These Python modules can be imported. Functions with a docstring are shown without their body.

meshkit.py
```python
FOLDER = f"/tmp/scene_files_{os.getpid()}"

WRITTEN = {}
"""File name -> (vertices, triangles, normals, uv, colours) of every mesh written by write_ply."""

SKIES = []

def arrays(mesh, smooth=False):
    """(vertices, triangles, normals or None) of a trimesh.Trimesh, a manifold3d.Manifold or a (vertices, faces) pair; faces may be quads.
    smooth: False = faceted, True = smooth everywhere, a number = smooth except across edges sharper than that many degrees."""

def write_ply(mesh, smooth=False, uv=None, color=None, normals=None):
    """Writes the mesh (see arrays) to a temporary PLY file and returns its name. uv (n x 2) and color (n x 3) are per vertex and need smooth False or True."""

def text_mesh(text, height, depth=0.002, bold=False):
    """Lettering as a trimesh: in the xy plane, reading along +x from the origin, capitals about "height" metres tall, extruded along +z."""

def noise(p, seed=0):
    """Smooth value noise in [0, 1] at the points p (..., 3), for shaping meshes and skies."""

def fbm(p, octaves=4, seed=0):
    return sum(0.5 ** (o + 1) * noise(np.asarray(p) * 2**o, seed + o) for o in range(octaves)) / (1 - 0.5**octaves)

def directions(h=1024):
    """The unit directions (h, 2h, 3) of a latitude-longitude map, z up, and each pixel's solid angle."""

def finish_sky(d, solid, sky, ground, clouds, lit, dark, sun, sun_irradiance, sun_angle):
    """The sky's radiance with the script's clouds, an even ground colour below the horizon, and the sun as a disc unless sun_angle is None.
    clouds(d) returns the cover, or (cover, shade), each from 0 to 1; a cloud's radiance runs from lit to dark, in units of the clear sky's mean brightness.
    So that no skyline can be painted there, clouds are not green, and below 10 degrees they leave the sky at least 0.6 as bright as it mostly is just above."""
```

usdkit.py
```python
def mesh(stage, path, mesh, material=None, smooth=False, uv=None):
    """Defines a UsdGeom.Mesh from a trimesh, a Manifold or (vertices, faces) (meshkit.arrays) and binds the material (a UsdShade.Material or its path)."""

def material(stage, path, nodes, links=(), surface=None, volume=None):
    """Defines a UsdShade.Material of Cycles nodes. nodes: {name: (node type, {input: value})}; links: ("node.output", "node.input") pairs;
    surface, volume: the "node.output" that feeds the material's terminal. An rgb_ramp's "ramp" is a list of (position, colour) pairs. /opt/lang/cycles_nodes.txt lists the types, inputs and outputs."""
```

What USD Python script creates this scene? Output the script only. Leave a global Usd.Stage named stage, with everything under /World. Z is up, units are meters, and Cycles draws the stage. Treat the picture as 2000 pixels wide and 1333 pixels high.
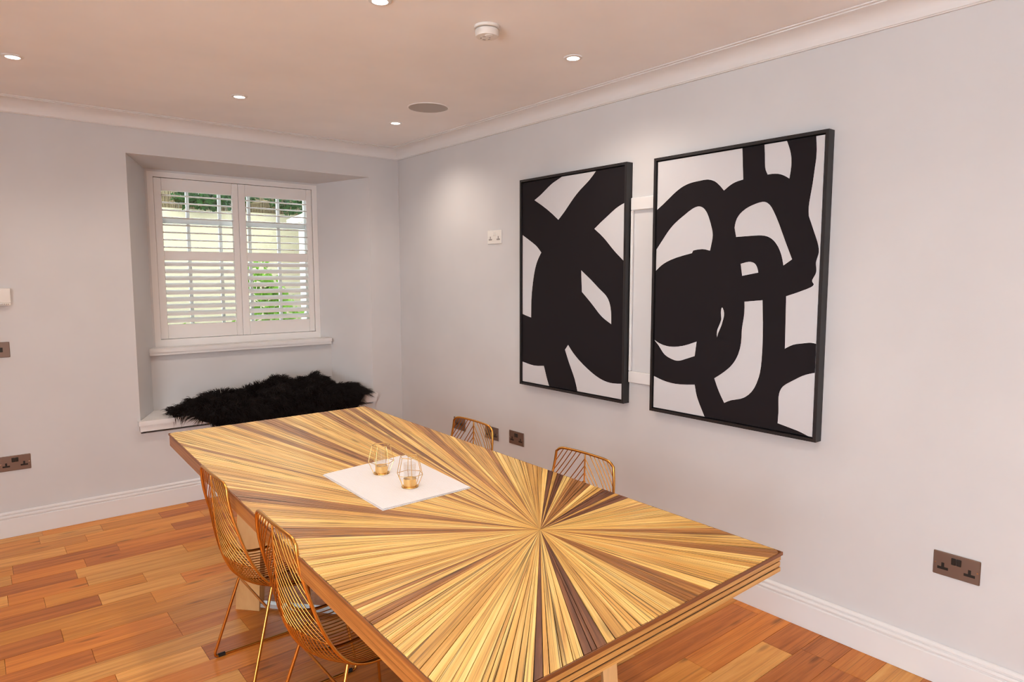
import math, random
import numpy as np, trimesh, manifold3d as m3, shapely, usdkit, meshkit
from shapely.geometry import Polygon, box as sbox
from shapely import affinity
from scipy.interpolate import CubicSpline
from pxr import Usd, UsdGeom, UsdLux, UsdShade, Gf, Sdf, Vt

random.seed(7)
RNG = np.random.default_rng(7)
stage = Usd.Stage.CreateInMemory()
UsdGeom.SetStageUpAxis(stage, UsdGeom.Tokens.z)
UsdGeom.SetStageMetersPerUnit(stage, 1.0)
UsdGeom.Xform.Define(stage, '/World')
UsdGeom.Scope.Define(stage, '/World/Looks')

# ---------------------------------------------------------------- camera, sky, area lights, exposure
EXPOSURE = 0.0
SKY = 3.05            # overcast sky, seen through the shuttered window and the tall side window
SKY_COL, SPOT_COL = (0.81, 0.905, 0.985), (1, .87, .74)
SPOT = 1180.0          # ceiling downlights
CAM_R, CAM_U, CAM_F = (0.774671, -0.632364, -0.001087), (0.062026, 0.074273, 0.995307), (0.629315, 0.771103, -0.09676)
CAM_C = (-2.703292, -4.734252, 1.5)
cam = UsdGeom.Camera.Define(stage, '/World/camera')
cam.AddTransformOp().Set(Gf.Matrix4d(*CAM_R, 0, *CAM_U, 0, *[-x for x in CAM_F], 0, *CAM_C, 1))
cam.CreateHorizontalApertureAttr(36.0)
cam.CreateVerticalApertureAttr(36.0 * 1333 / 2000)
cam.CreateFocalLengthAttr(1301.425 * 36.0 / 2000)
cam.CreateClippingRangeAttr(Gf.Vec2f(0.05, 200))
cam.CreateExposureAttr(EXPOSURE)

sky = UsdLux.DomeLight.Define(stage, '/World/sky')
sky.CreateColorAttr(Gf.Vec3f(*SKY_COL)); sky.CreateIntensityAttr(SKY)

# ---------------------------------------------------------------- helpers
used = {}
def path_of(name, parent):
    base = (str(parent.GetPath()) if parent is not None else '/World') + '/'
    k = used.get(base + name, 0); used[base + name] = k + 1
    return base + (name if k == 0 else f'{name}_{k:03d}')
def tag(p, label=None, cat=None, group=None, kind=None):
    for k, v in (('label', label), ('category', cat), ('group', group), ('kind', kind)):
        if v: p.SetCustomDataByKey(k, v)
    return p
def thing(name, label, cat, loc=(0, 0, 0), rz=0, group=None, kind=None):
    x = UsdGeom.Xform.Define(stage, path_of(name, None))
    x.AddTranslateOp().Set(Gf.Vec3d(*map(float, loc))); x.AddRotateZOp().Set(float(rz))
    return tag(x.GetPrim(), label, cat, group, kind)
def obj(name, mesh, mat, parent=None, smooth=False, uv=None, label=None, cat=None, group=None, kind=None):
    m = usdkit.mesh(stage, path_of(name, parent), mesh, mat, smooth=smooth, uv=uv)
    return tag(m.GetPrim(), label, cat, group, kind)
def dup(root, loc, rz, label, group=None):
    was = root.GetCustomData()
    r = thing(root.GetName().rstrip('0123456789').rstrip('_'), label, was['category'], loc, rz, group or was.get('group'))
    r.GetReferences().AddInternalReference(root.GetPath()); r.SetInstanceable(True)
    return r
cat_ = trimesh.util.concatenate
def bx(x0, x1, y0, y1, z0, z1):
    b = trimesh.creation.box([x1 - x0, y1 - y0, z1 - z0]); b.apply_translation([(x0 + x1) / 2, (y0 + y1) / 2, (z0 + z1) / 2]); return b
def rbx(x0, x1, y0, y1, z0, z1, r=0.003):
    """box with chamfered edges"""
    a, b = np.array([x0, y0, z0]), np.array([x1, y1, z1]); r = min(r, (b - a).min() * 0.45); P = []
    for i in range(3):
        for s in np.ndindex(2, 2, 2):
            p = np.where(np.array(s) == 1, b, a); q = p.copy()
            for j in range(3):
                if j != i: q[j] += r if s[j] == 0 else -r
            P.append(q)
    return trimesh.convex.convex_hull(np.array(P))
def cyl(r, z0, z1, n=32, loc=(0, 0)):
    c = trimesh.creation.cylinder(radius=r, height=z1 - z0, sections=n); c.apply_translation([loc[0], loc[1], (z0 + z1) / 2]); return c
def lathe(prof, n=40, loc=(0, 0, 0)):
    m = trimesh.creation.revolve(np.array(prof, float), sections=n); m.apply_translation(loc); return m
def extrude(poly, z0, z1):
    polys = getattr(poly, 'geoms', [poly]); out = []
    for g in polys:
        e = trimesh.creation.extrude_polygon(g, z1 - z0, engine='earcut'); e.apply_translation([0, 0, z0]); out.append(e)
    return cat_(out)
def to_man(m):
    return m3.Manifold(m3.Mesh(np.asarray(m.vertices, np.float32), np.asarray(m.faces, np.uint32)))
def hull(pts): return trimesh.convex.convex_hull(np.array(pts, float))
def rounded(path, r, n=5):
    """polyline with its corners rounded"""
    P = [np.array(p, float) for p in path]; out = [P[0]]
    for a, b, c in zip(P, P[1:], P[2:]):
        d1, d2 = a - b, c - b; l1, l2 = np.linalg.norm(d1), np.linalg.norm(d2); k = min(r, l1 * .45, l2 * .45)
        p, q = b + d1 / l1 * k, b + d2 / l2 * k
        for t in np.linspace(0, 1, n): out.append((1 - t) ** 2 * p + 2 * t * (1 - t) * b + t * t * q)
    out.append(P[-1]); return np.array(out)
def tube(path, r, n=8, closed=False):
    P = np.array(path, float); m = len(P)
    T = np.gradient(P, axis=0) if not closed else np.roll(P, -1, 0) - np.roll(P, 1, 0)
    T /= np.maximum(np.linalg.norm(T, axis=1, keepdims=True), 1e-9)
    N = np.cross(T[0], [0, 0, 1.0]);
    if np.linalg.norm(N) < 1e-3: N = np.cross(T[0], [0, 1.0, 0])
    N /= np.linalg.norm(N); rings = []; ang = np.arange(n) * 2 * np.pi / n
    for i in range(m):
        N = N - T[i] * (N @ T[i]); N /= np.linalg.norm(N); B = np.cross(T[i], N)
        rings.append(P[i] + r * (np.cos(ang)[:, None] * N + np.sin(ang)[:, None] * B))
    V = np.vstack(rings); F = []
    for i in range(m if closed else m - 1):
        j = (i + 1) % m
        for k in range(n):
            l = (k + 1) % n; F += [[i * n + k, i * n + l, j * n + l], [i * n + k, j * n + l, j * n + k]]
    if not closed:
        V = np.vstack([V, P[0], P[-1]]); c0, c1 = len(V) - 2, len(V) - 1
        for k in range(n):
            l = (k + 1) % n; F += [[c0, l, k], [c1, (m - 1) * n + k, (m - 1) * n + l]]
    t = trimesh.Trimesh(V, F, process=False)
    return t
def prism(poly, z0, z1, d=(1, 0), off=(0, 0)):
    """convex plan polygon (CCW) as a prism with its own corners and UVs in metres along / across the grain d"""
    P = np.array(poly, float); n = len(P); V, F = [], []
    d = np.array(d, float); d /= np.linalg.norm(d); e = np.array([-d[1], d[0]])
    for z in (z1, z0): V += [[*p, z] for p in P]
    F += [[0, i, i + 1] for i in range(1, n - 1)] + [[n, n + i + 1, n + i] for i in range(1, n - 1)]
    for i in range(n):
        j = (i + 1) % n; b = len(V); V += [[*P[i], z1], [*P[j], z1], [*P[j], z0], [*P[i], z0]]; F += [[b, b + 2, b + 1], [b, b + 3, b + 2]]
    V = np.array(V); uv = np.stack([V[:, :2] @ d + off[0], V[:, :2] @ e + off[1] + (V[:, 2] - z1) * .7], 1)
    return trimesh.Trimesh(V, F, process=False), uv

# ---------------------------------------------------------------- materials
def srgb(r, g, b): return tuple(((c / 255 + .055) / 1.055) ** 2.4 if c > 10 else c / 255 / 12.92 for c in (r, g, b))
def mat(name, col, rough=.5, metal=0.0, bump=0, bscale=200, **kw):
    nodes = {'p': ('principled_bsdf', {'base_color': col, 'roughness': rough, 'metallic': metal, **kw})}; links = []
    if bump:
        nodes |= {'g': ('texture_coordinate', {}), 'n': ('noise_texture', {'scale': bscale, 'detail': 3}), 'b': ('bump', {'strength': bump, 'distance': .002})}
        links += [('g.object', 'n.vector'), ('n.fac', 'b.height'), ('b.normal', 'p.normal')]
    return usdkit.material(stage, '/World/Looks/' + name, nodes, links, surface='p.BSDF')
def paint(name, col, var=.03, rough=.85, bump=.12):
    """matt wall paint: a faint mottle and roller stipple"""
    a, b = tuple(c * (1 - var) for c in col), tuple(c * (1 + var) for c in col)
    return usdkit.material(stage, '/World/Looks/' + name, {
        'g': ('geometry', {}), 'n': ('noise_texture', {'scale': 2.2, 'detail': 5}), 'r': ('rgb_ramp', {'ramp': [(.3, a), (.7, b)]}),
        'm': ('noise_texture', {'scale': 420, 'detail': 2}), 'b': ('bump', {'strength': bump, 'distance': .0015}),
        'p': ('principled_bsdf', {'roughness': rough, 'specular_ior_level': .3})},
        [('g.position', 'n.vector'), ('n.fac', 'r.fac'), ('r.color', 'p.base_color'), ('g.position', 'm.vector'), ('m.fac', 'b.height'), ('b.normal', 'p.normal')], surface='p.BSDF')
def wood(name, stops, along=2.0, across=30.0, streak=.5, sa=1.1, sc=150.0, rough=.38, coat=0.0, knots=0.0, hue=.0, val=.12, spec=.5):
    """stops: dark, mid, light. Grain runs along U (metres)."""
    n = {'u': ('uvmap', {'attribute': 'st'}), 'oi': ('object_info', {}),
         'm1': ('mapping', {'scale': (along, across, 1)}), 'n1': ('noise_texture', {'scale': 1, 'detail': 6, 'roughness': .6, 'distortion': .4}),
         'r1': ('rgb_ramp', {'ramp': [(.28, stops[0]), (.5, stops[1]), (.72, stops[2])]}),
         'm2': ('mapping', {'scale': (sa, sc, 1)}), 'n2': ('noise_texture', {'scale': 1, 'detail': 3, 'roughness': .5, 'distortion': .2}),
         'r2': ('rgb_ramp', {'ramp': [(.33, (1 - streak,) * 3), (.45, (1, 1, 1))]}),
         'mx': ('mix_color', {'blend_type': 'multiply', 'fac': 1.0}),
         'vr': ('map_range', {'from_min': 0, 'from_max': 1, 'to_min': 1 - val, 'to_max': 1 + val}),
         'hs': ('hsv', {'hue': .5, 'saturation': 1, 'fac': 1}),
         'b': ('bump', {'strength': .25, 'distance': .0008}),
         'p': ('principled_bsdf', {'roughness': rough, 'coat_weight': coat, 'coat_roughness': .25, 'specular_ior_level': spec})}
    l = [('u.UV', 'm1.vector'), ('m1.vector', 'n1.vector'), ('n1.fac', 'r1.fac'), ('u.UV', 'm2.vector'), ('m2.vector', 'n2.vector'), ('n2.fac', 'r2.fac'),
         ('r1.color', 'mx.a'), ('r2.color', 'mx.b'), ('oi.random', 'vr.value'), ('vr.result', 'hs.value'),
         ('n2.fac', 'b.height'), ('b.normal', 'p.normal')]
    if knots:
        n |= {'m3': ('mapping', {'scale': (2.6, 11, 1)}), 'v': ('voronoi_texture', {'scale': 1, 'randomness': 1}), 'r3': ('rgb_ramp', {'ramp': [(.05, (1 - knots,) * 3), (.16, (1, 1, 1))]}),
              'mk': ('mix_color', {'blend_type': 'multiply', 'fac': 1.0})}
        l += [('u.UV', 'm3.vector'), ('m3.vector', 'v.vector'), ('v.distance', 'r3.fac'), ('mx.result', 'mk.a'), ('r3.color', 'mk.b'), ('mk.result', 'hs.color')]
    else: l += [('mx.result', 'hs.color')]
    l += [('hs.color', 'p.base_color')]
    return usdkit.material(stage, '/World/Looks/' + name, n, l, surface='p.BSDF')

M_wall = paint('wall_paint', (.63, .618, .62))
M_ceil = paint('ceiling_paint', (.885, .875, .875), bump=.05)
M_trim = mat('white_trim', (.74, .725, .72), .5)
M_shut = mat('shutter_white', (.80, .775, .76), .4)
M_plastic = mat('white_plastic', (.78, .75, .71), .35)
M_plastic_dk = mat('grey_slot', (.30, .27, .25), .5)
M_black = mat('black_frame', (.012, .011, .013), .45)
M_blackpl = mat('black_plastic', (.01, .01, .01), .35)
M_bronze = mat('bronze_plate', (.25, .19, .16), .42, 1.0)
M_chrome = mat('chrome', (.75, .75, .75), .15, 1.0)
M_gold = mat('gold_wire', (.68, .33, .075), .27, 1.0)
M_gold2 = mat('brass', (.86, .58, .24), .28, 1.0)
M_speaker = mat('speaker_grille', (.46, .43, .41), .8, bump=.6, bscale=900)
M_lens = usdkit.material(stage, '/World/Looks/lamp_lens', {'e': ('emission', {'color': (1, .93, .82), 'strength': 14.0})}, surface='e.emission')
M_glass = usdkit.material(stage, '/World/Looks/pane_glass', {'t': ('transparent_bsdf', {'color': (.96, .98, .97)}), 'g': ('glossy_bsdf', {'roughness': .0, 'color': (1, 1, 1)}), 'f': ('fresnel', {'IOR': 1.45}), 'm': ('mix_closure', {})},
    [('f.fac', 'm.fac'), ('t.BSDF', 'm.closure1'), ('g.BSDF', 'm.closure2')], surface='m.closure')
M_tube = usdkit.material(stage, '/World/Looks/clear_glass', {'t': ('transparent_bsdf', {'color': (.97, .97, .97)}), 'g': ('glossy_bsdf', {'roughness': .03, 'color': (1, 1, 1)}), 'f': ('layer_weight', {'blend': .5}),
    'q': ('math', {'math_type': 'power', 'value2': 3.0}), 'r': ('map_range', {'to_min': .05, 'to_max': .55}), 'm': ('mix_closure', {})},
    [('f.facing', 'q.value1'), ('q.value', 'r.value'), ('r.result', 'm.fac'), ('t.BSDF', 'm.closure1'), ('g.BSDF', 'm.closure2')], surface='m.closure')
def linen(name, col, freq=260):
    return usdkit.material(stage, '/World/Looks/' + name, {'g': ('texture_coordinate', {}), 'w': ('wave_texture', {'bands_direction': 'x', 'scale': freq / 6.28, 'distortion': .6, 'detail': 2}),
        'r': ('rgb_ramp', {'ramp': [(0, tuple(c * .93 for c in col)), (1, col)]}), 'b': ('bump', {'strength': .4, 'distance': .001}), 'p': ('principled_bsdf', {'roughness': .9})},
        [('g.object', 'w.vector'), ('w.fac', 'r.fac'), ('r.color', 'p.base_color'), ('w.fac', 'b.height'), ('b.normal', 'p.normal')], surface='p.BSDF')
M_cloth = linen('white_cloth', (.82, .80, .82))
M_canvas = mat('canvas_white', (.60, .595, .615), .85, bump=.25, bscale=900)
M_ink = mat('canvas_black', (.013, .010, .012), .9, bump=.25, bscale=900, specular_ior_level=.2)
M_floor = [wood('oak_pale', [srgb(194, 128, 60), srgb(222, 156, 80), srgb(234, 174, 98)], 2.2, 34, .22, .9, 160, .38, 0, .35, spec=.3),
           wood('oak_honey', [srgb(188, 114, 44), srgb(212, 138, 58), srgb(226, 156, 76)], 2.2, 34, .25, .9, 160, .38, 0, .45, spec=.3),
           wood('oak_mid', [srgb(180, 102, 38), srgb(206, 124, 50), srgb(218, 142, 64)], 2.2, 34, .28, .9, 160, .38, 0, .5, spec=.3),
           wood('oak_brown', [srgb(154, 84, 34), srgb(186, 108, 46), srgb(204, 124, 58)], 2.2, 34, .30, .9, 160, .38, 0, .5, spec=.3)]
M_strip = [wood('teak_straw', [srgb(188, 130, 64), srgb(236, 192, 108), srgb(252, 222, 148)], 2.4, 75, .75, 1.3, 210, .38, .12, .45, val=.12),
           wood('teak_honey', [srgb(162, 108, 50), srgb(216, 164, 84), srgb(238, 192, 112)], 2.4, 75, .75, 1.3, 210, .38, .12, .5, val=.14),
           wood('teak_brown', [srgb(112, 66, 34), srgb(164, 108, 54), srgb(208, 150, 84)], 3.0, 75, .65, 1.4, 190, .38, .12, .5, val=.14),
           wood('teak_dark', [srgb(76, 44, 28), srgb(110, 66, 40), srgb(156, 102, 62)], 3.4, 60, .5, 1.6, 150, .38, .12, .5, val=.12)]
M_core = mat('table_core', srgb(70, 40, 22), .7)
M_edge = wood('table_edge', [srgb(134, 78, 34), srgb(170, 104, 48), srgb(188, 124, 62)], 2.0, 60, .5, 1.0, 200, .42, 0, 0, val=.08)
M_edge_dk = wood('table_edge_dark', [srgb(96, 54, 26), srgb(130, 76, 38), srgb(150, 92, 50)], 2.0, 60, .4, 1.0, 200, .45)
M_edge_l = wood('table_edge_pale', [srgb(186, 128, 66), srgb(216, 162, 92), srgb(232, 184, 112)], 2.0, 60, .4, 1.0, 200, .42, 0, 0, val=.08)
M_leg = wood('table_leg', [srgb(176, 122, 72), srgb(206, 156, 100), srgb(222, 176, 122)], 2.0, 30, .3, 1.0, 120, .45)
M_rail = mat('pale_metal', (.62, .64, .64), .35, .6)
M_fur = usdkit.material(stage, '/World/Looks/black_fur', {'p': ('principled_bsdf', {'base_color': (.010, .006, .006), 'roughness': .7, 'specular_ior_level': .25})}, surface='p.BSDF')
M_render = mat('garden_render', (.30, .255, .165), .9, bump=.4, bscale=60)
M_ground = mat('garden_paving', (.5, .5, .45), .9, bump=.3, bscale=30)
M_reed = mat('reed', (.13, .09, .04), .8)
M_white_ext = mat('white_timber', (.86, .87, .86), .6)
def leafm(name, c):
    return usdkit.material(stage, '/World/Looks/' + name, {'d': ('diffuse_bsdf', {'color': c}), 't': ('translucent_bsdf', {'color': tuple(min(1, x * 1.2) for x in c)}), 'm': ('mix_closure', {'fac': .4})},
        [('d.BSDF', 'm.closure1'), ('t.BSDF', 'm.closure2')], surface='m.closure')
M_ivy, M_lime = leafm('ivy_leaf', (.02, .05, .013)), leafm('lime_leaf', (.11, .2, .03))

# ---------------------------------------------------------------- the room shell
CZ = 2.49
XL, YF = -5.2, -7.4
# back wall with a splayed window alcove
A0 = [(-1.897, 0, .50), (-.259, 0, .50), (-.259, 0, 2.257), (-1.897, 0, 2.257)]
A1 = [(-1.728, .378, .50), (-.517, .378, .50), (-.517, .378, 2.226), (-1.728, .378, 2.226)]
ext = lambda P, dy: [(x, y + dy, z) for x, y, z in P]
wb = to_man(bx(XL - .2, .2, 0, .56, -.1, CZ + .1)) - to_man(hull(A0 + A1)) - to_man(hull(A0 + ext(A0, -.05)))
wb = wb + to_man(bx(-1.95, -.2, .30, .56, .3, .968))
wb = wb - to_man(bx(-1.69, -.535, .3, .7, 1.03, 2.20))
obj('wall_back', wb, M_wall, label='pale grey back wall with the splayed window alcove', cat='wall', kind='structure')
obj('wall_right', bx(0, .2, YF - .2, -.0005, -.1, CZ + .1), M_wall, label='pale grey right-hand wall carrying the two framed abstract pictures', cat='wall', kind='structure')
wl = to_man(bx(XL - .2, XL, YF - .2, -.0005, -.1, CZ + .1)) - to_man(bx(XL - .3, XL + .1, -7.0, -3.6, .15, 2.25))
obj('wall_left', wl, M_wall, label='plain grey wall on the left side of the room, out of view', cat='wall', kind='structure')
obj('wall_front', bx(XL, -.0005, YF - .2, YF, -.1, CZ + .1), M_wall, label='grey wall behind the viewer with a closed white door', cat='wall', kind='structure')
obj('ceiling', bx(XL, -.0005, YF, -.0005, CZ, CZ + .1), M_ceil, label='smooth white ceiling with recessed downlights', cat='ceiling', kind='structure')

def run(prof, axis, ends, mat, name, label, cat, corner):
    """moulding: prof = [(depth out of the wall, z)], along the back wall (axis 'x', at y=0) or the right wall (axis 'y', at x=0); mitred at the corner"""
    P = np.array(prof, float); n = len(P); V, F = [], []
    for e in (0, 1):
        for d, z in P:
            s = -d if e == 1 and corner else ends[e]
            V.append((s, -d, z) if axis == 'x' else (-d, s, z))
    for i in range(n):
        j = (i + 1) % n; F += [[i, j, n + j], [i, n + j, n + i]]
    tri = trimesh.creation.triangulate_polygon(Polygon(P), engine='earcut')[1]
    F += [list(t) for t in tri] + [[n + t[0], n + t[2], n + t[1]] for t in tri]
    m = trimesh.Trimesh(V, F, process=False); trimesh.repair.fix_normals(m)
    return obj(name, m, mat, smooth=20, label=label, cat=cat, kind='structure')
BB = [(.001, .001), (.020, .001), (.020, .103), (.0188, .106), (.0140, .108), (.0140, .1115), (.0180, .1135), (.0192, .117), (.0186, .122), (.0160, .1265), (.0100, .128), (.0100, .1315), (.0138, .1335), (.0146, .137), (.0132, .142), (.0085, .146), (.003, .148), (.001, .148)]
run(BB, 'x', (XL, 0), M_trim, 'baseboard_back', 'white moulded skirting board along the back wall under the window', 'skirting board', True)
run(BB, 'y', (YF, 0), M_trim, 'baseboard_right', 'white moulded skirting board along the right-hand picture wall', 'skirting board', True)
q = [(.0125, CZ - .076), (.0165, CZ - .075)] + [(.090 - .072 * math.cos(a), CZ - .072 + .060 * math.sin(a)) for a in np.linspace(.10, 1.45, 9)] + [(.0935, CZ - .0105), (.0935, CZ - .0065), (.107, CZ - .0055), (.1085, CZ - .001)]
CO = [(.001, CZ - .001), (.001, CZ - .0795), (.0105, CZ - .0795)] + q
run(CO, 'x', (XL, 0), M_trim, 'trim_1', 'white coved cornice along the top of the back wall', 'cornice', True)
run(CO, 'y', (YF, 0), M_trim, 'trim_2', 'white coved cornice along the top of the right-hand picture wall', 'cornice', True)

# floor of oak planks laid parallel to the back wall
fl = thing('floor', 'oak plank floor in mixed honey and brown tones', 'floor', kind='structure')
obj('subfloor', bx(XL, -.0005, YF, -.0005, -.06, -.016), M_core, fl)
def seen(P):
    d = np.array(P) - CAM_C; z = d @ np.array(CAM_F)
    if (z < .2).all(): return False
    z = np.maximum(z, .2); px, py = 1000 + 1301.4 * (d @ np.array(CAM_R)) / z, 666.5 - 1301.4 * (d @ np.array(CAM_U)) / z
    return px.max() > -30 and px.min() < 2030 and py.min() < 1360
KNOWN = {-2: [-2.47, -2.163, -1.845], 0: [-2.369, -1.828], 1: [-2.138], 2: [-2.62, -2.308], 3: [-1.853], 4: [-2.644, -2.332], 5: [-2.513, -2.101], 6: [-2.311, -1.953],
         7: [-2.113], 8: [-2.482], 10: [-2.402, -2.09], 12: [-2.358, -2.053], 23: [-.251], 24: [-.184]}
TONE = {(-2, 1): 0, (-2, 3): 3, (0, 0): 0, (0, 1): 1, (0, 2): 3, (2, 0): 0, (2, 1): 2, (4, 1): 2, (5, 1): 1, (5, 2): 0, (6, 0): 3, (6, 1): 0, (7, 0): 1, (7, 1): 1, (8, 0): 3, (8, 1): 1,
        (10, 0): 3, (10, 1): 2, (10, 2): 2, (12, 0): 2, (12, 1): 0, (12, 2): 3, (24, 0): 3, (24, 1): 3}
R = random.Random(11); hidden = []
W = .13; y_top = -.37 + 3 * W
row = -3
while True:
    y1 = -.37 - W * row; y0 = y1 - W
    if y1 < YF: break
    y1, y0 = min(y1, -.001), max(y0, YF)
    J = sorted(KNOWN.get(row, []))
    if not J: J = [R.uniform(-2.9, -1.9)]
    left = list(J)
    while left[0] > XL: left.insert(0, left[0] - R.uniform(.42, 1.05))
    while left[-1] < 0: left.append(left[-1] + R.uniform(.42, 1.05))
    left[0], left[-1] = XL, -.0008
    k0 = left.index(J[0]) if J[0] in left else 0
    for i in range(len(left) - 1):
        x0, x1 = left[i], left[i + 1]
        if x1 - x0 < .05: continue
        t = TONE.get((row, i - k0 + 1)) if row in KNOWN else None
        if t is None: t = R.choices([0, 1, 2, 3], [2, 4, 4, 2.2])[0]
        g = .0007; zt = R.uniform(-.0003, .0003)
        m, uv = prism([(x0 + g, y0 + g), (x1 - g, y0 + g), (x1 - g, y1 - g), (x0 + g, y1 - g)], -.0155, zt, (1, 0), (R.uniform(0, 50), R.uniform(0, 50)))
        if seen([(x0, y0, 0), (x1, y0, 0), (x0, y1, 0), (x1, y1, 0), ((x0 + x1) / 2, y0, 0)]): obj('plank', m, M_floor[t], fl, uv=uv)
        else: hidden.append((m, uv))
    row += 1
hv, hu = cat_([m for m, _ in hidden]), np.vstack([u for _, u in hidden])
obj('plank_remainder', hv, M_floor[1], fl, uv=hu, kind='stuff')

# closed panelled door behind the viewer
gd = thing('door_1', 'closed white panelled door in the wall behind the viewer', 'door', (-1.6, YF, 0), kind='structure')
obj('door_leaf', rbx(-.40, .40, .0008, .035, .005, 2.0, .002), M_trim, gd)
for x0, x1 in ((-.48, -.402), (.402, .48)): obj('architrave', rbx(x0, x1, .0008, .03, .001, 2.08, .004), M_trim, gd)
obj('architrave', rbx(-.402, .402, .0008, .03, 2.004, 2.08, .004), M_trim, gd)
for z0, z1 in ((.2, .9), (1.05, 1.85)):
    for x0, x1 in ((-.31, -.04), (.04, .31)): obj('panel', rbx(x0, x1, .0352, .041, z0, z1, .004), M_trim, gd)
wd = thing('window_2', 'tall white framed window in the left wall, out of view', 'window', kind='structure')
for y0, y1 in ((-7.0, -6.93), (-5.335, -5.265), (-3.67, -3.6)): obj('window_stile', bx(XL - .1, XL - .04, y0, y1, .15, 2.25), M_trim, wd)
for z0, z1 in ((.15, .22), (2.18, 2.25)): obj('window_rail', bx(XL - .095, XL - .045, -6.93, -3.67, z0, z1), M_trim, wd)

# ---------------------------------------------------------------- window: sash, frame, sill
wn = thing('window_1', 'white sash window with glazing bars inside the alcove', 'window', kind='structure')
FX0, FX1, FZ0, FZ1 = -1.715, -.519, 1.0135, 2.212; IX0, IX1, IZ0, IZ1 = -1.678, -.558, 1.063, 2.178
fr = extrude(sbox(FX0, FZ0, FX1, FZ1) - sbox(IX0, IZ0, IX1, IZ1), 0, .05)
fr.apply_transform(trimesh.transformations.rotation_matrix(math.pi / 2, [1, 0, 0])); fr.apply_translation([0, .4275, 0])
obj('window_frame', fr, M_shut, wn)
SX0, SX1 = -1.69, -.535
def bar(x0, x1, z0, z1, y0=.47, y1=.51, name='sash_rail'): return obj(name, rbx(x0, x1, y0, y1, z0, z1, .004), M_white_ext, wn)
bar(SX0, SX1, 1.031, 1.09); bar(SX0, SX1, 2.14, 2.199); bar(SX0, SX0 + .05, 1.09, 2.14, name='sash_stile'); bar(SX1 - .05, SX1, 1.09, 2.14, name='sash_stile')
bar(SX0 + .05, SX1 - .05, 1.875, 1.915, .465, .515)
for x in (-1.442, -1.224, -1.013, -.791):
    bar(x - .010, x + .010, 1.09, 1.875, .475, .505, 'glazing_bar'); bar(x - .010, x + .010, 1.915, 2.14, .475, .505, 'glazing_bar')
obj('pane', bx(SX0 + .03, SX1 - .03, .488, .492, 1.07, 2.16), M_glass, wn)
sill = extrude(Polygon([(-1.777, .262), (-.474, .262), (-.47, .30), (-.518, .377), (-1.727, .377), (-1.764, .298)]), .986, 1.0125)
obj('window_sill', sill, M_trim, wn)
obj('sill_moulding', extrude(Polygon([(-1.774, .268), (-.477, .268), (-.477, .2995), (-1.764, .2995)]), .967, .9855), M_trim, wn)

# window seat board
ws = thing('window_bench', 'white painted bench board below the window with a moulded front edge', 'window bench', (-1.08, 0, .585))
def seatp(front, xl, xr, z0, z1):
    m = extrude(Polygon([(xl, front), (xr, front), (xr, -.0008), (-.262, -.0008), (-.460, .298), (-1.762, .298), (-1.894, -.0008), (xl, -.0008)]), z0, z1); m.apply_translation([1.08, 0, -.585]); return m
obj('seat_board', seatp(-.040, -1.912, -.238, .556, .586), M_trim, ws)
obj('edge_moulding', extrude(Polygon([(-1.905 + 1.08, -.033), (-.246 + 1.08, -.033), (-.246 + 1.08, -.001), (-1.905 + 1.08, -.001)]), .518 - .585, .5555 - .585), M_trim, ws)

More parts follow.
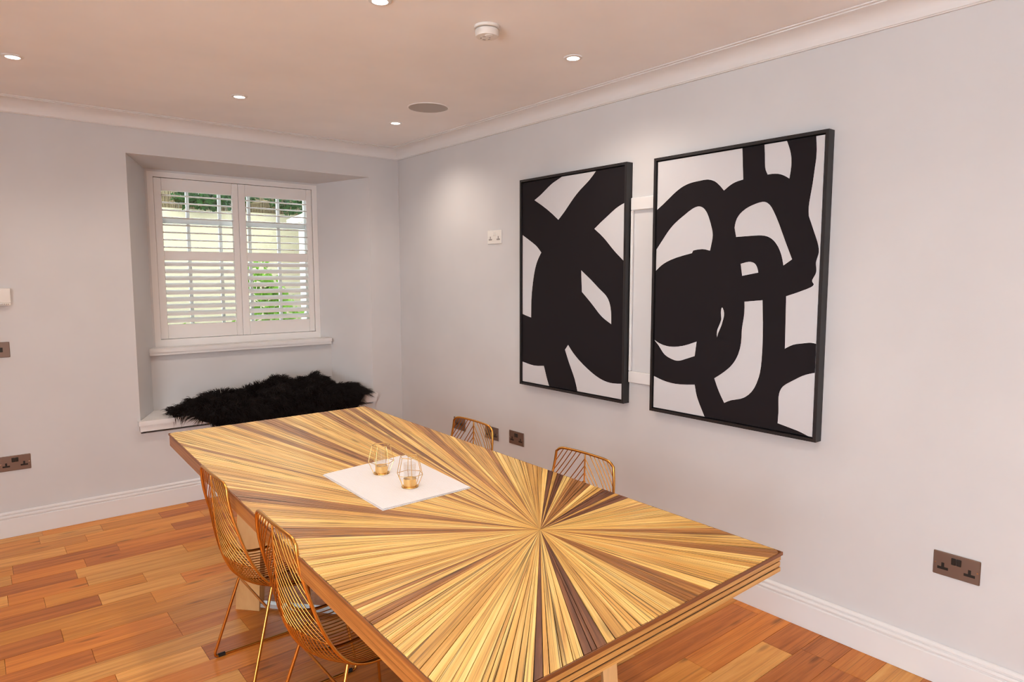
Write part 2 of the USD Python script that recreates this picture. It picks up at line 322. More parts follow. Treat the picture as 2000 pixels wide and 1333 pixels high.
# plantation shutters: two hinged panels, each with two tiers of louvres
def louver(x0, x1, yc, zc, tilt):
    n = 14; a = np.arange(n) * 2 * np.pi / n; c, s = math.cos(tilt), math.sin(tilt)
    yy, zz = .0305 * np.cos(a), .0052 * np.sin(a)
    P = np.stack([yc + c * yy - s * zz, zc + s * yy + c * zz], 1); V = np.array([(x, *p) for x in (x0, x1) for p in P]); F = []
    for k in range(n):
        l = (k + 1) % n; F += [[k, l, n + l], [k, n + l, n + k]]
    F += [[0, k + 1, k] for k in range(1, n - 1)] + [[n, n + k, n + k + 1] for k in range(1, n - 1)]
    m = trimesh.Trimesh(V, F, process=False); trimesh.repair.fix_normals(m); return m
def shutter(x0, x1, o0, o1, label):
    t = thing('window_shutter', label, 'shutter', ((x0 + x1) / 2, .40, 1.065), group='plantation shutters in the window')
    T = lambda m: (m.apply_translation([-(x0 + x1) / 2, -.40, -1.065]), m)[1]
    y0, y1 = .386, .414; zt, zb = 2.1755, 1.0655
    for a, b in ((x0, o0), (o1, x1)): obj('stile', T(rbx(a, b, y0, y1, zb, zt, .003)), M_shut, t)
    for a, b in ((2.090, zt), (1.614, 1.678), (zb, 1.165)): obj('rail', T(rbx(o0, o1, y0 + .001, y1 - .001, a, b, .003)), M_shut, t)
    for k in range(8): obj('louver', T(louver(o0 + .001, o1 - .001, .40, 2.060 - .0507 * k, math.radians(UP))), M_shut, t, smooth=40)
    for k in range(9): obj('louver', T(louver(o0 + .001, o1 - .001, .40, 1.588 - .0493 * k, math.radians(LOW))), M_shut, t, smooth=40)
UP, LOW = 2, 30
shutter(-1.6765, -1.1185, -1.628, -1.161, 'white louvred shutter panel on the side of the window away from the corner')
shutter(-1.1165, -.5595, -1.067, -.603, 'white louvred shutter panel on the side of the window nearest the corner')

# ---------------------------------------------------------------- garden outside
obj('garden_ground', bx(-6, 6, .56, 9, .1, .3), M_ground, label='pale paved ground outside the window', cat='ground', kind='structure')
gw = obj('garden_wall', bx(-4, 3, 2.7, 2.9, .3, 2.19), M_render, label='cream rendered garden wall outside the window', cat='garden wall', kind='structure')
rf = thing('reed_fence', 'brown reed screen standing on top of the cream garden wall', 'fence', (0, 2.8, 2.19))
rr = random.Random(3); reeds = []
for i in range(1000):
    x = -4 + 7 * (i % 500) / 500 + (.007 if i >= 500 else 0) + rr.uniform(-.003, .003); h = .50 + rr.uniform(-.04, .04)
    c = trimesh.creation.cylinder(radius=.0075, height=h, sections=5); c.apply_translation([x, (.014 if i >= 500 else 0) + rr.uniform(-.003, .003), h / 2]); reeds.append(c)
obj('reed', cat_(reeds), M_reed, rf, smooth=True, kind='stuff')
for z in (.12, .38): obj('binding_wire', bx(-4, 3, -.022, -.017, z, z + .006), M_core, rf)
def leaves(n, centre, size, leaf, seed):
    r = np.random.default_rng(seed); out_v, out_f = [], []
    for i in range(n):
        u = r.normal(size=3); u /= np.linalg.norm(u); c = np.array(centre) + u * np.array(size) * r.uniform(.25, 1) ** .5
        a = r.normal(size=3); a /= np.linalg.norm(a); b = np.cross(a, r.normal(size=3)); b /= np.linalg.norm(b); nn = np.cross(a, b); l = leaf * r.uniform(.6, 1.3)
        k = len(out_v) * 6
        out_v.append([c, c + a * l * .5 + b * l * .3 + nn * .1 * l, c + a * l, c + a * l * .5 - b * l * .3 + nn * .1 * l, c + a * l * .2 + b * .2 * l, c + a * l * .2 - b * .2 * l])
        out_f += [[k, k + 4, k + 5], [k + 4, k + 1, k + 3], [k + 4, k + 3, k + 5], [k + 1, k + 2, k + 3]]
    return trimesh.Trimesh(np.vstack(out_v), out_f, process=False)
def plant(name, label, base, blobs, mat, leaf, seed):
    t = thing(name, label, 'shrub', base)
    for i, (c, s, n) in enumerate(blobs): pass
    obj('foliage', cat_([leaves(n, c, s, leaf, seed + i) for i, (c, s, n) in enumerate(blobs)]), mat, t, kind='stuff')
    obj('stem', cat_([tube([(0, 0, 0), (c[0] * .5, c[1] * .5, c[2] * .55), c], .012, 6) for c, s, n in blobs]), M_reed, t)
plant('climbing_ivy', 'dark ivy spilling over the top of the garden wall', (-.75, 2.66, 2.19), [((0, -.08, .11), (.34, .10, .11), 420), ((.28, -.09, .17), (.22, .1, .12), 260), ((.85, -.1, .16), (.26, .1, .16), 300)], M_ivy, .07, 21)
plant('lime_shrub', 'bright lime-green shrub in the garden beyond the shutter nearest the corner', (-.32, 1.9, .3), [((0, 0, .75), (.22, .2, .42), 420), ((-.1, .1, 1.15), (.14, .14, .2), 160), ((-.65, .1, .5), (.4, .2, .28), 360), ((-1.3, .1, .35), (.4, .2, .2), 260)], M_lime, .075, 31)
sh = thing('garden_shed', 'white painted timber garden shed with a sloping roof outside the window', 'shed', (.62, 2.05, .3))
for k in range(7):
    x0 = -.47 + .135 * k; top = 1.80 + .45 * (x0 + .47)
    obj('board', hull([(x, y, z) for x, zt in ((x0, top - .02), (x0 + .125, top + .036)) for y in (-.02, .02) for z in (0, zt)]), M_white_ext, sh)
obj('roof', hull([(x, y, z + dz) for x, z in ((-.6, 1.76), (.6, 2.30)) for y in (-.08, .4) for dz in (0, .05)]), M_plastic, sh)
obj('side_wall', bx(-.47, -.44, .02, .4, 0, 1.78), M_white_ext, sh)

# outlines of the white areas of the two prints: (y, z, 1 = sharp corner), metres on the right-hand wall
ART_A= [
 [[-1.9473,2.0706,1],[-2.1984,2.0694,1],[-2.1359,2.0194,0],[-2.0753,1.98,0],[-2.0052,1.9237,0],[-1.9492,1.8699,0],[-1.8933,1.8231,1],[-1.8362,1.8641,0],[-1.7797,1.9,0],[-1.6832,1.953,1],[-1.7529,1.9863,0],[-1.8393,2.0349,0],[-1.8939,2.0543,0]],
 [[-2.4001,1.8807,1],[-2.341,1.8584,0],[-2.2713,1.8168,0],[-2.2212,1.7858,0],[-2.1787,1.7563,1],[-2.2516,1.702,0],[-2.3099,1.6471,0],[-2.4015,1.572,1]],
 [[-1.5655,1.7579,1],[-1.6454,1.7139,0],[-1.7096,1.6757,0],[-1.7475,1.6408,1],[-1.7099,1.5866,0],[-1.6828,1.5121,0],[-1.6692,1.4447,0],[-1.6602,1.378,0],[-1.6558,1.2481,1],[-1.6135,1.2572,0],[-1.5676,1.2694,1]],
 [[-2.0809,1.5338,1],[-2.0879,1.4127,1],[-2.1373,1.3722,0],[-2.1912,1.3244,0],[-2.229,1.2904,0],[-2.2588,1.2701,0],[-2.3114,1.2432,1],[-2.3087,1.3126,0],[-2.2875,1.3761,0],[-2.2639,1.4023,0],[-2.2268,1.4286,0],[-2.1702,1.4715,0],[-2.1279,1.5015,0]],
 [[-1.5736,0.9711,1],[-1.6282,0.961,0],[-1.6846,0.9562,0],[-1.7741,0.9636,1],[-1.7987,0.8967,0],[-1.8256,0.8396,1],[-1.5737,0.8387,1]],
 [[-1.9813,1.1069,1],[-2.0145,1.0721,0],[-2.0794,1.0209,0],[-2.1505,0.9774,0],[-2.212,0.948,0],[-2.2718,0.9303,0],[-2.3228,0.9256,0],[-2.4019,0.9328,1],[-2.4024,0.8353,1],[-2.0616,0.8384,1],[-2.0365,0.9131,0],[-1.999,0.9841,0],[-1.9551,1.0757,1]],
]
ART_B= [
 [[-2.5993,2.067,1],[-3.0634,2.0612,1],[-3.0727,1.9206,1],[-3.0264,1.9107,0],[-2.9961,1.8951,0],[-2.9777,1.8823,1],[-2.9547,1.9075,0],[-2.9317,1.9263,0],[-2.8989,1.9392,0],[-2.8392,1.9391,0],[-2.7985,1.9351,0],[-2.7433,1.918,0],[-2.6798,1.8777,0],[-2.6437,1.8514,0],[-2.6017,1.8191,1]],
 [[-3.1667,2.0623,1],[-3.2641,2.061,1],[-3.2817,2.0227,0],[-3.2915,1.9768,0],[-3.2905,1.9372,0],[-3.2856,1.9005,1],[-3.262,1.9157,0],[-3.2288,1.9271,0],[-3.1871,1.9284,1],[-3.1767,1.9511,0],[-3.1722,1.9926,0]],
 [[-3.4388,2.0589,1],[-3.3897,2.0597,1],[-3.3953,1.987,0],[-3.3895,1.9155,0],[-3.3802,1.8389,0],[-3.3722,1.7637,0],[-3.3742,1.7415,1],[-3.3971,1.6812,0],[-3.4171,1.6264,0],[-3.4212,1.592,0],[-3.4118,1.5528,0],[-3.4122,1.5084,0],[-3.4011,1.4737,0],[-3.4046,1.4703,0],[-3.3713,1.4441,0],[-3.2904,1.4154,1],[-3.2938,1.1935,1],[-3.3321,1.2138,0],[-3.37,1.222,0],[-3.4126,1.2269,0],[-3.4322,1.2217,1]],
 [[-2.6006,1.6187,1],[-2.6334,1.6676,0],[-2.698,1.7415,0],[-2.7749,1.7946,0],[-2.8225,1.8195,0],[-2.8495,1.823,0],[-2.8732,1.8127,0],[-2.8974,1.7802,0],[-2.9153,1.7344,0],[-2.926,1.6865,0],[-2.9213,1.6505,0],[-2.9138,1.616,1],[-2.8825,1.6237,0],[-2.8216,1.6199,1],[-2.8151,1.6075,1],[-2.7735,1.5993,0],[-2.6878,1.5765,0],[-2.6438,1.5563,0],[-2.6008,1.5173,1]],
 [[-3.0458,1.6727,1],[-3.0364,1.7137,1],[-3.0444,1.7483,0],[-3.0676,1.7788,0],[-3.1142,1.8043,0],[-3.1545,1.8151,0],[-3.1773,1.8157,0],[-3.2004,1.8025,0],[-3.2211,1.7726,0],[-3.2422,1.7303,0],[-3.2664,1.6728,0],[-3.2903,1.6159,0],[-3.311,1.5687,1],[-3.2732,1.5433,1],[-3.2646,1.5809,0],[-3.2465,1.6225,0],[-3.2231,1.6517,0],[-3.1944,1.6685,0],[-3.1599,1.6743,0],[-3.1132,1.6739,0]],
 [[-3.0726,1.554,1],[-3.0995,1.5606,0],[-3.1232,1.5618,0],[-3.1442,1.5519,0],[-3.1601,1.5146,1],[-3.0818,1.5004,1]],
 [[-2.9853,1.3578,0],[-2.9935,1.3465,0],[-2.9937,1.3032,0],[-2.9848,1.2737,0],[-2.9693,1.2378,0],[-2.9633,1.2169,1],[-2.9612,1.2402,0],[-2.9715,1.273,0],[-2.9825,1.3026,0],[-2.9804,1.346,0]],
 [[-2.6228,1.1864,1],[-2.6376,1.1653,0],[-2.6884,1.1554,0],[-2.7415,1.1578,0],[-2.8003,1.1718,0],[-2.8537,1.1911,1],[-2.8451,1.1208,1],[-2.795,1.1026,0],[-2.7472,1.0887,0],[-2.7054,1.0953,0],[-2.6624,1.1166,0],[-2.6341,1.1491,0]],
 [[-3.0971,1.387,1],[-3.1843,1.396,1],[-3.1914,1.2579,0],[-3.1901,1.136,0],[-3.1844,1.0796,0],[-3.1711,1.0332,0],[-3.1482,0.9907,0],[-3.1181,0.9626,0],[-3.087,0.9478,0],[-3.0487,0.9376,0],[-3.0113,0.9192,1],[-2.9816,0.9683,0],[-2.9547,1.0272,1],[-3.0051,1.0625,0],[-3.0494,1.105,0],[-3.0736,1.1476,0],[-3.0873,1.2058,0],[-3.0895,1.2684,0],[-3.0975,1.3252,0]],
 [[-2.5962,1.0009,1],[-2.6698,0.9806,0],[-2.7466,0.9743,0],[-2.8492,0.9841,1],[-2.8615,0.9338,0],[-2.8881,0.8766,0],[-2.9141,0.8321,1],[-2.5939,0.8312,1]],
 [[-3.4283,1.1085,1],[-3.381,1.09,0],[-3.3274,1.058,0],[-3.2891,1.0287,0],[-3.2774,1.0053,0],[-3.2755,0.9363,0],[-3.2742,0.8698,1],[-3.3186,0.8611,0],[-3.3637,0.8528,0],[-3.4277,0.8538,1]],
 [[-3.1321,0.835,1],[-3.1733,0.8428,1],[-3.1737,0.8326,1]],
]

# ---------------------------------------------------------------- dining table with a starburst top of reclaimed strips
ZT = .76
QUAD = [(-2.090, -3.867), (-1.044, -3.850), (-.975, -1.286), (-2.001, -1.298)]        # near left, near right, far right, far left
BURST = np.array((-1.4437, -3.3205))
tb = thing('dining_table', 'large dining table with a starburst top of reclaimed wooden strips', 'table', (-1.53, -2.57, 0))
TO = np.array((-1.53, -2.57))
T2 = lambda P: [tuple(np.array(p) - TO) for p in P]
outline = Polygon(QUAD).buffer(-.03, join_style='mitre').buffer(.03, quad_segs=5)
TONES = [(-131.3, -133.1, 3), (-123.3, -118.2, 3), (-94.3, -84.6, 2), (-57.5, -52.6, 2), (-44.4, -38.5, 2), (-181.1, -175, 1), (-173, -165, 2), (170.6, 177.4, 1), (39.1, 45.3, 3), (26.3, 36.1, 2),
         (3.3, 18.2, 3), (61.1, 63.5, 2), (71.5, 73.5, 2), (76.5, 77.8, 2), (96.6, 98.2, 2), (83, 85.5, 2), (79, 81.5, 2), (91.3, 94.2, 2), (120.3, 126.5, 2), (139.2, 146.5, 2)]
TONES = [(min(a, b), max(a, b), t) for a, b, t in TONES]
def reach(a):
    d = np.array([math.cos(a), math.sin(a)]); best = 9
    for p, q in zip(QUAD, QUAD[1:] + QUAD[:1]):
        p, q = np.array(p), np.array(q); e = q - p; den = d[0] * e[1] - d[1] * e[0]
        if abs(den) < 1e-9: continue
        w = p - BURST; t = (w[0] * e[1] - w[1] * e[0]) / den; s = (w[0] * d[1] - w[1] * d[0]) / den
        if t > 0 and -1e-6 <= s <= 1 + 1e-6: best = min(best, t)
    return best
R = random.Random(5); cuts = [-math.pi]
corner_angles = [math.atan2(*(np.array(q) - BURST)[::-1]) for q in QUAD]
while cuts[-1] < math.pi:
    a = cuts[-1]; r = reach(a); w = R.uniform(.0115, .026) if R.random() < .86 else R.uniform(.026, .046)
    cuts.append(a + min(max(w / max(r, .5), math.radians(.62)), math.radians(3.4)))
cuts[-1] = math.pi
if cuts[-1] - cuts[-2] < .008: cuts.pop(-2)
last = 0
for a0, a1 in zip(cuts, cuts[1:]):
    am = math.degrees((a0 + a1) / 2); tone = None
    for lo, hi, t in TONES:
        if lo <= am <= hi or lo <= am - 360 <= hi: tone = t
    if tone is None: tone = R.choices([0, 1, 2], [72, 23, 5])[0] if R.random() > .3 else min(last, 2)
    elif R.random() < .12: tone = max(0, tone - 2)
    last = min(tone, 1)
    gap = R.uniform(.0006, .0014) / reach((a0 + a1) / 2)
    pts = [(a0 + gap, reach(a0 + gap)), (a1 - gap, reach(a1 - gap))]
    for ca in corner_angles:
        if a0 < ca < a1: pts.insert(1, (ca, reach(ca)))
    j = R.uniform(-.0016, .0004)
    poly = [BURST] + [BURST + (r + j) * np.array([math.cos(a), math.sin(a)]) for a, r in pts]
    g = Polygon(poly).intersection(outline.buffer(.0016))
    if g.is_empty or g.geom_type != 'Polygon': continue
    P = np.array(shapely.geometry.polygon.orient(g).exterior.coords)[:-1]
    P = P[[np.linalg.norm(P[i] - P[i - 1]) > 1e-5 for i in range(len(P))]]
    am = (a0 + a1) / 2
    m, uv = prism(P - TO, ZT - .010, ZT + R.uniform(-.0004, .0003), (math.cos(am), math.sin(am)), (R.uniform(0, 60), R.uniform(0, 60)))
    obj('strip', m, M_strip[tone], tb, uv=uv)
core = outline.buffer(-.004)
obj('core_board', extrude(affinity.translate(core, -TO[0], -TO[1]), ZT - .052, ZT - .0102), M_core, tb)
def edge(a, b, z0, z1, inset, mt, thick=.03):
    a, b = np.array(a), np.array(b); d = (b - a) / np.linalg.norm(b - a); nrm = np.array([-d[1], d[0]])     # inward for CCW
    P = [a + nrm * inset + d * inset, b + nrm * inset - d * inset, b + nrm * thick - d * thick, a + nrm * thick + d * thick]
    m, uv = prism(np.array(P) - TO, z0, z1, d, (R.uniform(0, 60), R.uniform(0, 60)))
    uv[:, 1] += m.vertices[:, 2]
    obj('edge_strip', m, mt, tb, uv=uv)
NL, NR, FR, FL = QUAD
FRa, FRb = (-.9755, -1.31), (-1.0, -1.2865)
for a, b, split in ((NL, NR, 3), (NR, FR, 3), (FR, FL, 3), (FL, NL, 1)):
    z = ZT - .0115
    edge(a, b, ZT - .0103, ZT - .0011, -.0028, M_edge_dk, .0)
    edge(a, b, z - .0012, ZT - .0104, .0030, M_core, .0045)
    z -= .0012; h = (z - .700) / split
    for k in range(split): edge(a, b, z - h * (k + 1) + (.0042 if split > 1 else 0), z - h * k, .0008 if k % 2 == 0 or split == 1 else .0016, M_edge_l if a is NL else M_edge)
def slab(bot, top, d, w, t, z0=0.0, z1=.7):
    d = np.array(d) / np.linalg.norm(d); e = np.array([-d[1], d[0]])
    V = [(*(np.array(c) - TO + d * sx * w / 2 + e * sy * t / 2), z) for c, z in ((bot, z0), (top, z1)) for sx in (-1, 1) for sy in (-1, 1)]
    V = np.array(V); F = [[0, 1, 3], [0, 3, 2], [4, 6, 7], [4, 7, 5], [0, 4, 5], [0, 5, 1], [2, 3, 7], [2, 7, 6], [0, 2, 6], [0, 6, 4], [1, 5, 7], [1, 7, 3]]
    W_ = [V[i] for f in F for i in f]; m = trimesh.Trimesh(W_, np.arange(36).reshape(-1, 3), process=False); trimesh.repair.fix_normals(m)
    v = np.array(m.vertices); return m, np.stack([v[:, 2] + 3, v[:, 0] + v[:, 1] * .7], 1)
for bot, top, d in (((-1.795, -1.735), (-1.765, -1.76), (.66, -.75)), ((-1.25, -3.45), (-1.285, -3.415), (.66, .75)), ((-1.86, -3.42), (-1.825, -3.385), (.66, -.75)), ((-1.205, -1.735), (-1.235, -1.76), (.66, .75))):
    m, uv = slab(bot, top, d, .115, .042); obj('leg', m, M_leg, tb, uv=uv)
for y in (-1.75, -3.40):
    obj('cross_rail', bx(-1.83 - TO[0], -1.23 - TO[0], y - .03 - TO[1], y + .03 - TO[1], .665, .707), M_leg, tb, uv=None)
st = slab((-1.60, -1.95), (-1.60, -1.95), (.66, -.75), .50, .03, .012, .030)[0]
obj('stretcher', st, M_rail, tb, label='pale flat stretcher bar')

# folded white cloth on the table
CQ = np.array([(-1.723, -2.885), (-1.380, -2.880), (-1.343, -2.364), (-1.714, -2.410)]); cc = CQ.mean(0)
cl = thing('table_runner', 'folded white ribbed cloth laid flat on the starburst table', 'cloth', (*cc, ZT), 0)
def sheet(Q, z0, z1, seed):
    n = 24; s, t = np.meshgrid(np.linspace(0, 1, n), np.linspace(0, 1, n), indexing='ij')
    P = ((1 - s) * (1 - t))[..., None] * Q[0] + (s * (1 - t))[..., None] * Q[1] + (s * t)[..., None] * Q[2] + ((1 - s) * t)[..., None] * Q[3]
    bump = .0012 * (meshkit.fbm(np.concatenate([P * 9, np.zeros((n, n, 1))], -1), 3, seed) - .5); edge_ = np.minimum.reduce([s, 1 - s, t, 1 - t]); lift = z1 - .0012 * np.exp(-edge_ * 40) + bump
    top = np.concatenate([P, lift[..., None]], -1).reshape(-1, 3); bot = np.concatenate([P, np.full((n, n, 1), z0)], -1).reshape(-1, 3)
    F = []; N = n * n
    for i in range(n - 1):
        for j in range(n - 1):
            a, b, c, d = i * n + j, (i + 1) * n + j, (i + 1) * n + j + 1, i * n + j + 1; F += [[a, b, c], [a, c, d], [N + a, N + c, N + b], [N + a, N + d, N + c]]
    loop = [i * n for i in range(n)] + [(n - 1) * n + j for j in range(1, n)] + [i * n + n - 1 for i in range(n - 2, -1, -1)] + [j for j in range(n - 2, 0, -1)]
    for a, b in zip(loop, loop[1:] + loop[:1]): F += [[a, N + a, N + b], [a, N + b, b]]
    return trimesh.Trimesh(np.vstack([top, bot]), F, process=False)
obj('lower_fold', sheet(CQ - cc + np.array([(-.003, -.004), (.002, -.002), (.001, 0), (-.004, 0)]), .0006, .0035, 1), M_cloth, cl, smooth=40)
obj('upper_fold', sheet(CQ - cc, .0038, .0068, 2), M_cloth, cl, smooth=40)

# two wire tea-light holders
def lantern(x, y, rz, label, first=[None]):
    loc = (x, y, ZT + .0072)
    if first[0] is not None: return dup(first[0], loc, rz, label)
    t = thing('tealight_holder', label, 'candle holder', loc, rz, group='geometric wire tea-light holders'); first[0] = t
    obj('base_disc', lathe([(0, 0), (.029, 0), (.030, .0012), (.029, .0030), (.0, .0030)], 32), M_gold2, t, smooth=40)
    hexa = lambda r, z, o=0: [np.array((r * math.cos(a + o), r * math.sin(a + o), z)) for a in np.arange(6) * math.pi / 3]
    B, Mi, Tp = hexa(.029, .003), hexa(.047, .046), hexa(.033, .107)
    wr = .0011
    obj('top_ring', tube(Tp, .0014, 6, True), M_gold2, t); obj('middle_ring', tube(Mi, wr, 6, True), M_gold2, t)
    for k in range(6): obj('wire', tube([B[k], Mi[k], Mi[k] + (Tp[k] - Mi[k]) * .02, Tp[k]], wr, 6), M_gold2, t)
    cup = obj('cup', lathe([(0, .0032), (.0215, .0032), (.0225, .005), (.0225, .030), (.0213, .030), (.0213, .007), (0, .006)], 32), M_gold2, t, smooth=40)
    obj('tealight', lathe([(0, .0062), (.0205, .0062), (.0205, .0265), (.0185, .0272), (.0150, .0255), (0, .0255)], 28), M_gold2, cup, smooth=40)
    obj('glass_tube', lathe([(.0212, .0285), (.0212, .084), (.0202, .084), (.0202, .0285), (.0212, .0285)], 32), M_tube, cup, smooth=40)
    return t
lantern(-1.543, -2.747, 8, 'gold wire tea-light holder standing in the middle of the white cloth')
lantern(-1.544, -2.541, 38, 'gold wire tea-light holder near the far edge of the white cloth')

# ---------------------------------------------------------------- wire chairs
TI = np.arange(11.0)
CEN = np.array([(0, .806), (.003, .72), (.008, .64), (.017, .56), (.034, .485), (.066, .420), (.122, .380), (.20, .366), (.29, .372), (.38, .390), (.43, .402)])
SID = np.array([(.008, .803), (.016, .71), (.035, .63), (.060, .55), (.095, .475), (.138, .425), (.195, .405), (.262, .405), (.33, .414), (.40, .428), (.44, .436)])
WID = np.array([.154, .166, .175, .182, .187, .193, .197, .199, .197, .190, .182])
fC, fS, fW = CubicSpline(TI, CEN), CubicSpline(TI, SID), CubicSpline(TI, WID)
def shell(y, t):
    u = y / float(fW(t)); k = min(u * u, 1.0); p = (1 - k) * fC(t) + k * fS(t); return np.array([p[0] - .20, y, p[1]])
def make_chair(label, loc, rz):
    t = thing('wire_chair', label, 'chair', loc, rz, group='gold wire dining chairs')
    # perimeter frame
    side = lambda s: [shell(s * float(fW(k)), k) for k in np.linspace(.17, 9.8, 46)]
    top = [shell(y, max(0, .17 * (abs(y) / .153) ** 12)) for y in np.r_[np.linspace(-.153, -.12, 12), np.linspace(-.1, .1, 9), np.linspace(.12, .153, 12)]]
    front = [shell(y, 10 - .2 * (abs(y) / .18) ** 8) for y in np.linspace(.181, -.181, 21)]
    obj('frame', tube(np.array(top[1:-1] + side(1) + front[1:-1] + side(-1)[::-1]), .0052, 8, True), M_gold, t, smooth=True)
    tb_ = 3.75
    def down(y0, t0, s):
        """a wire that leaves the spine (or the top rail), runs outwards and down the back, bends and continues to the front of the seat"""
        z0 = fC(t0)[1]; P = [shell(s * y0, t0)]; y = y0
        ts = np.linspace(t0, tb_, 30)[1:]
        for k in ts:
            y = y0 + (z0 - fC(k)[1]) / 1.25
            if y >= float(fW(k)) - .001: P.append(shell(s * float(fW(k)), k)); return P, None
            P.append(shell(s * y, k))
        return P, y / float(fW(tb_))
    sp = .0272; wires = []
    for s in (1, -1):
        starts = [(k * sp * .86, .02) for k in (5, 4, 3, 2, 1)]
        z = .795 - .010
        while z > fC(tb_)[1] + .012:
            ks = np.linspace(0, tb_, 400); starts.append((0.0, float(ks[np.argmin(abs(fC(ks)[:, 1] - z))]))); z -= sp * 1.05
        for y0, t0 in starts:
            P, u = down(y0, t0, s)
            wires.append(('back_wire', P))
    for s in (1, -1):
        for k in range(13):
            u = (k * .0145 + .0065) / float(fW(tb_))
            if u < .95: wires.append(('seat_wire', [shell(s * u * float(fW(q_)), q_) for q_ in np.linspace(tb_, 9.98, 30)]))
    obj('bend_wire', tube([shell(y, tb_) for y in np.linspace(-.183, .183, 25)], .0021, 5), M_gold, t, smooth=True)
    for nm, P in wires: obj(nm, tube(rounded(P, .01, 2) if len(P) < 3 else P, .0019, 5), M_gold, t, smooth=True)
    obj('spine', tube([shell(0, k) for k in np.linspace(0, 9.98, 44)], .0032, 6), M_gold, t, smooth=True)
    # sled legs, braces, glides
    for s in (1, -1):
        ra, fa = shell(s * .150, 5.75), shell(s * .150, 8.9)
        ra[2] -= .004; fa[2] -= .004
        P = rounded([ra, (-.165, s * .212, .0062), (.24, s * .212, .0062), fa], .022, 5)
        lg = obj('leg', tube(P, .0055, 8), M_gold, t, smooth=True)
        for x in (-.135, .205): 
            g = trimesh.creation.cylinder(radius=.0078, height=.026, sections=12); g.apply_transform(trimesh.transformations.rotation_matrix(math.pi / 2, [0, 1, 0])); g.apply_translation([x, s * .212, .0079])
            obj('glide', g, M_blackpl, lg, smooth=40)
    ra = shell(.150, 5.75); foot = np.array((-.165, .212, .006))
    for k, name in ((.18, 'brace'),):
        p = ra + (foot - ra) * k; obj(name, tube([p, p * (1, -1, 1)], .0045, 8), M_gold, t, smooth=True)
    fa = shell(.150, 8.9); p = fa + (np.array((.24, .212, .006)) - fa) * .18
    obj('brace', tube([p, p * (1, -1, 1)], .0045, 8), M_gold, t, smooth=True)
    return t
ch = make_chair('gold wire chair on the near long side of the table, closest to the viewer', (-1.874, -2.885, 0), 0)
dup(ch, (-1.874, -2.272, 0), 0, 'gold wire chair on the near long side of the table, closer to the window')
dup(ch, (-1.055, -2.925, 0), 180, 'gold wire chair across the table whose back stands nearer the large picture')
dup(ch, (-1.045, -2.165, 0), 180, 'gold wire chair across the table whose back stands in front of the bronze sockets')

# ---------------------------------------------------------------- black sheepskin on the window seat
fur = thing('sheepskin', 'shaggy black sheepskin bunched up on the white window seat', 'sheepskin', (-1.03, .1, .586))
FO = np.array((-1.03, .1, .586))
HX = [-1.72, -1.66, -1.58, -1.47, -1.38, -1.27, -1.17, -1.07, -.97, -.90, -.83, -.74, -.66, -.60, -.54, -.47, -.40, -.35, -.32]
HZ = [.008, .022, .05, .092, .102, .094, .115, .138, .160, .142, .122, .158, .150, .120, .052, .062, .056, .034, .006]
fH = CubicSpline(HX, HZ)
def fur_pt(x, t):
    """t 0..1 from the back edge over the top to the hanging front edge"""
    h = max(float(fH(x)), .006); e = min(1, (x + 1.72) / .25, (-.32 - x) / .12); e = max(e, .02)
    yb, yf = .10 + .10 * e ** .5, -.056
    d = (.125 if x < -.5 else .10) * max(0, min(1, (x + 1.60) / .16, (-.37 - x) / .05)); d *= .86 + .14 * math.sin(x * 23)
    path = [(yb, .006), (yb - .02, h * .55), (.12 + .02 * e, h), (.06, h * .94), (-.015, h * .62 + .012), (yf - .004, .022 if d > .004 else .012), (yf - .004, -d * .5), (yf - .002, -d)]
    if x < -1.58: path = [(p[0] + (.0 if p[0] > 0 else .03 * min(1, (-1.58 - x) / .08)), p[1]) for p in path]
    return CubicSpline(np.linspace(0, 1, len(path)), path)(t)
nx, nt = 110, 44
xs, tt = np.linspace(-1.715, -.325, nx), np.linspace(0, 1, nt)
Vs = np.array([[(x, *fur_pt(x, t)) for t in tt] for x in xs])
Vs[..., 2] += .586
nz = meshkit.fbm(Vs * np.array([9, 9, 9]), 3, 4) - .5
Vs[..., 1] -= nz * .045; Vs[..., 2] += nz * .04
Vs[..., 2] = np.where((Vs[..., 1] > -.042), np.maximum(Vs[..., 2], .590), Vs[..., 2]); Vs[..., 1] = np.where(Vs[..., 2] < .590, np.minimum(Vs[..., 1], -.046), Vs[..., 1])
F = []
for i in range(nx - 1):
    for j in range(nt - 1):
        a, b, c, d = i * nt + j, (i + 1) * nt + j, (i + 1) * nt + j + 1, i * nt + j + 1; F += [[a, c, b], [a, d, c]]
hide = trimesh.Trimesh(Vs.reshape(-1, 3) - FO, F, process=False)
obj('hide', hide, M_fur, fur, smooth=True)
hide.fix_normals() if False else None
fn = hide.face_normals; 
if fn[:, 2].mean() < 0: fn = -fn
ar = hide.area_faces; NH = 15000
fi = RNG.choice(len(F), NH, p=ar / ar.sum()); bc = RNG.dirichlet((1, 1, 1), NH); root = (hide.triangles[fi] * bc[..., None]).sum(1); nn = fn[fi]
clump = np.stack([meshkit.noise(root * 26 + 7 * k, 50 + k) - .5 for k in range(3)], 1)
flow = np.stack([np.where(root[:, 0] < -.35, -.9, np.where(root[:, 0] > .5, .8, 0)) * .6, -.35 + 0 * root[:, 0], -.45 + 0 * root[:, 0]], 1)
L = RNG.uniform(.028, .058, NH) * np.where(root[:, 0] < -.5, 1.15, 1.0)
dirn = nn * .75 + flow * .55 + clump * 1.5 + RNG.normal(size=(NH, 3)) * .16; dirn /= np.linalg.norm(dirn, axis=1, keepdims=True)
